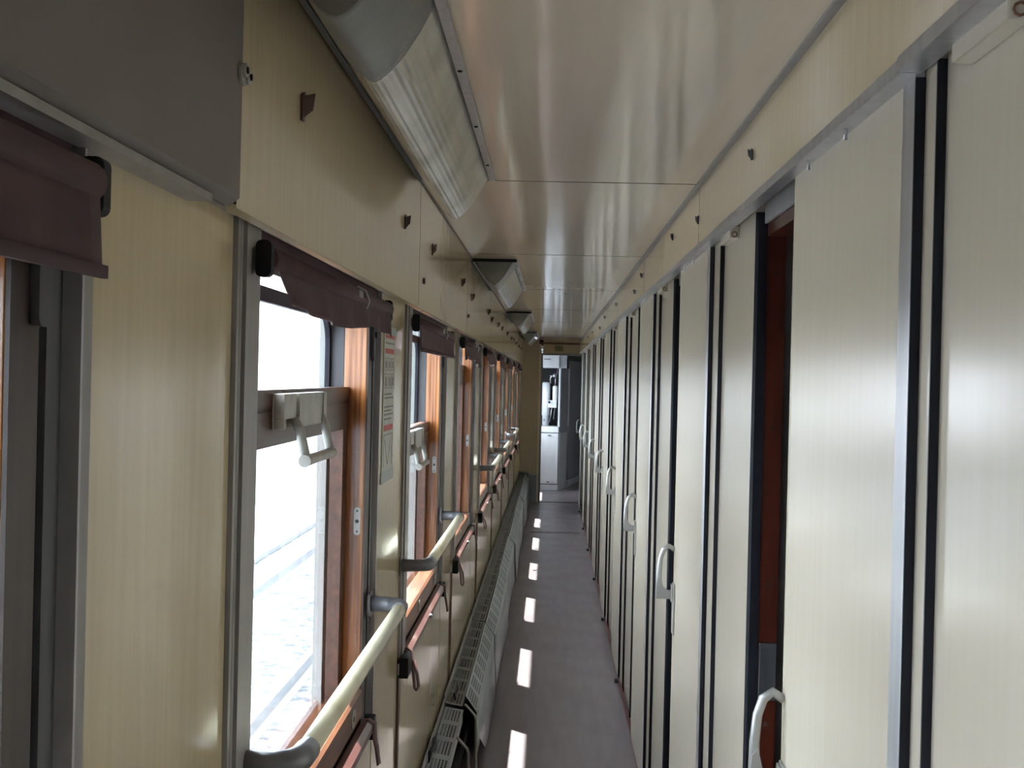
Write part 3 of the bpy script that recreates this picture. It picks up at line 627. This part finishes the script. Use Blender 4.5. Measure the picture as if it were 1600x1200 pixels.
for k in range(-1, 8):
    d, st = styles[k]
    how = {'flat': 'hanging straight', 'scallop': 'with a sagging edge', 'wavy': 'with a rippled edge'}[st]
    blind(k, d, st, 'maroon roller blind %s, %s window from the end doorway' % (how, ORD[7-k]))

# ------------------------------------------------------------------ lower blind rails with hanging straps
def lower_rail(k):
    b = WB + WP*k; y0, y1 = b+0.066, b+1.21
    z = 0.885 if k else 0.945
    z = 0.885
    r = thing('blind_rail', (-0.37, (y0+y1)/2, z), 'maroon painted catch rail with dangling straps below the %s window from the end doorway' % ORD[7-k], 'rail', 'maroon catch rails below the windows')
    MB().prism([(XL+0.0005, z-0.014), (XL+0.018, z-0.014), (XL+0.024, z-0.006), (XL+0.024, z+0.008), (XL+0.014, z+0.018), (XL+0.0005, z+0.018)], 'y', y0+0.012, y1).build('rail', 'maroon_paint', r)
    rnd = random.Random(k+40)
    box('end_bracket', 'rubber', r, XL+0.0005, XL+0.024, y1+0.0005, y1+0.03, z-0.03, z+0.02, 0.003)
    box('end_bracket', 'rubber', r, XL+0.0052, XL+0.03, b-0.004, b+0.075, 0.845, 0.8995, 0.004)
    MB().sphere((XL+0.027, y0+0.52*(y1-y0), z+0.004), 0.007).build('stud', 'steel', r)
    xs = XL+0.0265
    for yy, ty in ((y0+0.035, 0), (y1-0.02, 1)):
        L = 0.075 + 0.035*rnd.random(); sw = 0.02*(rnd.random()-0.2)
        p = [(xs-0.014, yy, z+0.021), (xs+0.001, yy, z+0.012), (xs+0.002, yy, z-0.02), (xs+0.006, yy+sw*0.4, z-0.5*L), (xs+0.012, yy+sw, z-L)]
        if ty == 0: p += [(xs+0.018, yy+sw, z-L-0.006), (xs+0.022, yy+sw*1.2, z-L+0.006), (xs+0.016, yy+sw*0.6, z-0.5*L), (xs+0.006, yy+0.004, z-0.014)]
        MB().ribbon(p, 0.020, 0.002, (0.25, 0.97, 0)).build('strap', 'strap', r)
    return r
for k in range(-1, 8): lower_rail(k)

# ------------------------------------------------------------------ ceiling lights
def lamp(i, y0):
    L = 1.86; y1 = y0+L; xc_, hw, dp = -0.258, 0.086, 0.112
    lab = 'unlit ribbed ceiling light with a grey end cap, %s from the end doorway' % ORD[3-i]
    r = thing('ceiling_light', (xc_, (y0+y1)/2, ZC), lab, 'light', 'ceiling lights along the window side')
    def prof(sc, rib, n=44):
        pts = []
        for q in range(n+1):
            t = -1 + 2*q/n; e = 1-abs(t)**1.55
            d = dp*sc*e + (0.0007 if (q % 2 and 3 < q < n-3) else 0)*rib
            pts.append((xc_ + hw*sc*t, ZC-0.002-d))
        return pts
    MB().prism(prof(1.0, 1), 'y', y0+0.32, y1-0.006, smooth=False).build('diffuser', 'diffuser', r)
    c = MB(); ring = []
    pf = prof(1.0, 0, 24); n = len(pf)
    for s, yy in ((0.985, y0), (1.008, y0+0.012), (1.012, y0+0.30), (1.006, y0+0.318)):
        for p in prof(s, 0, 24): c.v.append((p[0], yy, min(p[1], ZC-0.002)))
    for a in range(3):
        for q in range(n-1): c.f.append((a*n+q, a*n+q+1, (a+1)*n+q+1, (a+1)*n+q)); c.sm.append(True)
    c.f.append(tuple(range(n))); c.sm.append(False); c.f.append(tuple(3*n+q for q in range(n))); c.sm.append(False)
    c.build('end_cap', 'lamp_cap', r)
    box('side_strip', 'alu', r, xc_+hw+0.001, xc_+hw+0.016, y0-0.004, y1, ZC-0.012, ZC-0.0015, 0.0015)
    box('side_strip', 'alu_dark', r, xc_-hw-0.012, xc_-hw-0.001, y0-0.004, y1, ZC-0.016, ZC-0.0015, 0.0015)  # dark colour stands in for the shadowed slot beside the lamp
    box('gap_plate', 'rubber', r, xc_-hw-0.010, xc_+hw+0.012, y0-0.012, y0-0.005, ZC-0.014, ZC-0.0015)
    for q in range(4):
        MB().tube([(xc_+hw+0.0085, y0+0.2+q*0.47, ZC-0.012), (xc_+hw+0.0085, y0+0.2+q*0.47, ZC-0.0145)], 0.004, 8).build('screw', 'rubber', r)
    return r
for i, y0 in enumerate((1.47, 5.63, 9.98, 14.25)): lamp(i, y0)

# ------------------------------------------------------------------ poster on the pillar by the first near window
po = thing('poster', (XL, 3.03, 1.58), 'narrow white instruction sheet with red bands taped to the window pillar', 'poster')
ya, yb = 2.935, 3.135; za, zb = 1.405, 1.742
pm = MB(); NN = 10
for q in range(NN):
    z0 = za + (zb-za)*q/NN; z1 = za + (zb-za)*(q+1)/NN
    pm.box(XL+0.0008, XL+0.0018, ya, yb-0.004*math.sin(q*1.7)**2, z0, z1)
pp = pm.build('sheet', 'paper', po)
xq = XL+0.0018
for z0, z1 in ((1.728, 1.737), (1.692, 1.704), (1.510, 1.524)): box('red_band', 'print_red', po, xq, xq+0.0004, ya+0.02, yb-0.015, z0, z1)
for z0, z1 in ((1.652, 1.682), (1.610, 1.645)):
    for yy in (ya+0.02, ya+0.085, ya+0.14):
        q = MB(); q.box(xq, xq+0.0004, yy, yy+0.045, z0, z0+0.0015).box(xq, xq+0.0004, yy, yy+0.045, z1-0.0015, z1).box(xq, xq+0.0004, yy, yy+0.002, z0, z1).box(xq, xq+0.0004, yy+0.043, yy+0.045, z0, z1)
        q.box(xq, xq+0.0004, yy+0.014, yy+0.030, z0+0.006, z1-0.008); q.build('picture_frame', 'print_dark', po)
for z0 in (1.715, 1.595, 1.586, 1.565, 1.556, 1.547, 1.536): box('text_line', 'print_dark', po, xq, xq+0.0004, ya+0.02, yb-0.03-0.02*math.sin(z0*300), z0, z0+0.0035)
dg = MB(); dg.box(xq, xq+0.0004, ya+0.02, ya+0.023, 1.425, 1.500).box(xq, xq+0.0004, yb-0.025, yb-0.022, 1.425, 1.500).box(xq, xq+0.0004, ya+0.02, yb-0.022, 1.500, 1.502)
for s in (-1, 1): dg.ribbon([(xq+0.0002, 3.03+0.055*s, 1.49), (xq+0.0002, 3.03, 1.43)], 0.005, 0.0004, (0, 0.75, 0.3))
dg.build('diagram', 'print_dark', po)
box('tape', 'tape', po, XL+0.0006, XL+0.0024, ya-0.01, yb+0.012, za-0.016, za+0.010); box('tape', 'tape', po, XL+0.0006, XL+0.0024, ya-0.01, yb+0.006, zb-0.006, zb+0.014)

# ------------------------------------------------------------------ outside
gr = MB(); gr.box(-90, -0.9, -60, 90, -1.32, -1.25); gr.build('ground', 'gravel', None, label='pale stony railway ground outside the windows', cat='ground', kind='structure')
pt = MB(); pt.box(-6.2, -4.4, -60, 90, -1.25, -1.17); pt.build('platform', 'concrete', None, label='long pale concrete platform strip running beside the track', cat='platform', origin=(-5.3, 10, -1.25))
for n, xx in enumerate((-2.3, -3.7)):
    rl = thing('track_rail', (xx, 12, -1.25), 'steel rail on the neighbouring track, %s' % ('the one beside the concrete platform' if n else 'the one nearer the carriage'), 'rail', 'rails of the neighbouring track')
    MB().prism([(xx-0.07, -1.25), (xx+0.07, -1.25), (xx+0.02, -1.22), (xx+0.035, -1.12), (xx+0.035, -1.09), (xx-0.035, -1.09), (xx-0.035, -1.12), (xx-0.02, -1.22)], 'y', -40, 80).build('rail', 'steel', rl)
sh = thing('shed', (-14, 30, -1.25), 'small grey shed far beyond the platform', 'shed')
box('wall', 'far_grey', sh, -16, -13, 27.5, 32, -1.25, 1.0); MB().prism([(-16.3, 1.0), (-12.7, 1.0), (-14.5, 1.7)], 'y', 27.2, 32.3).build('roof', 'roof', sh)
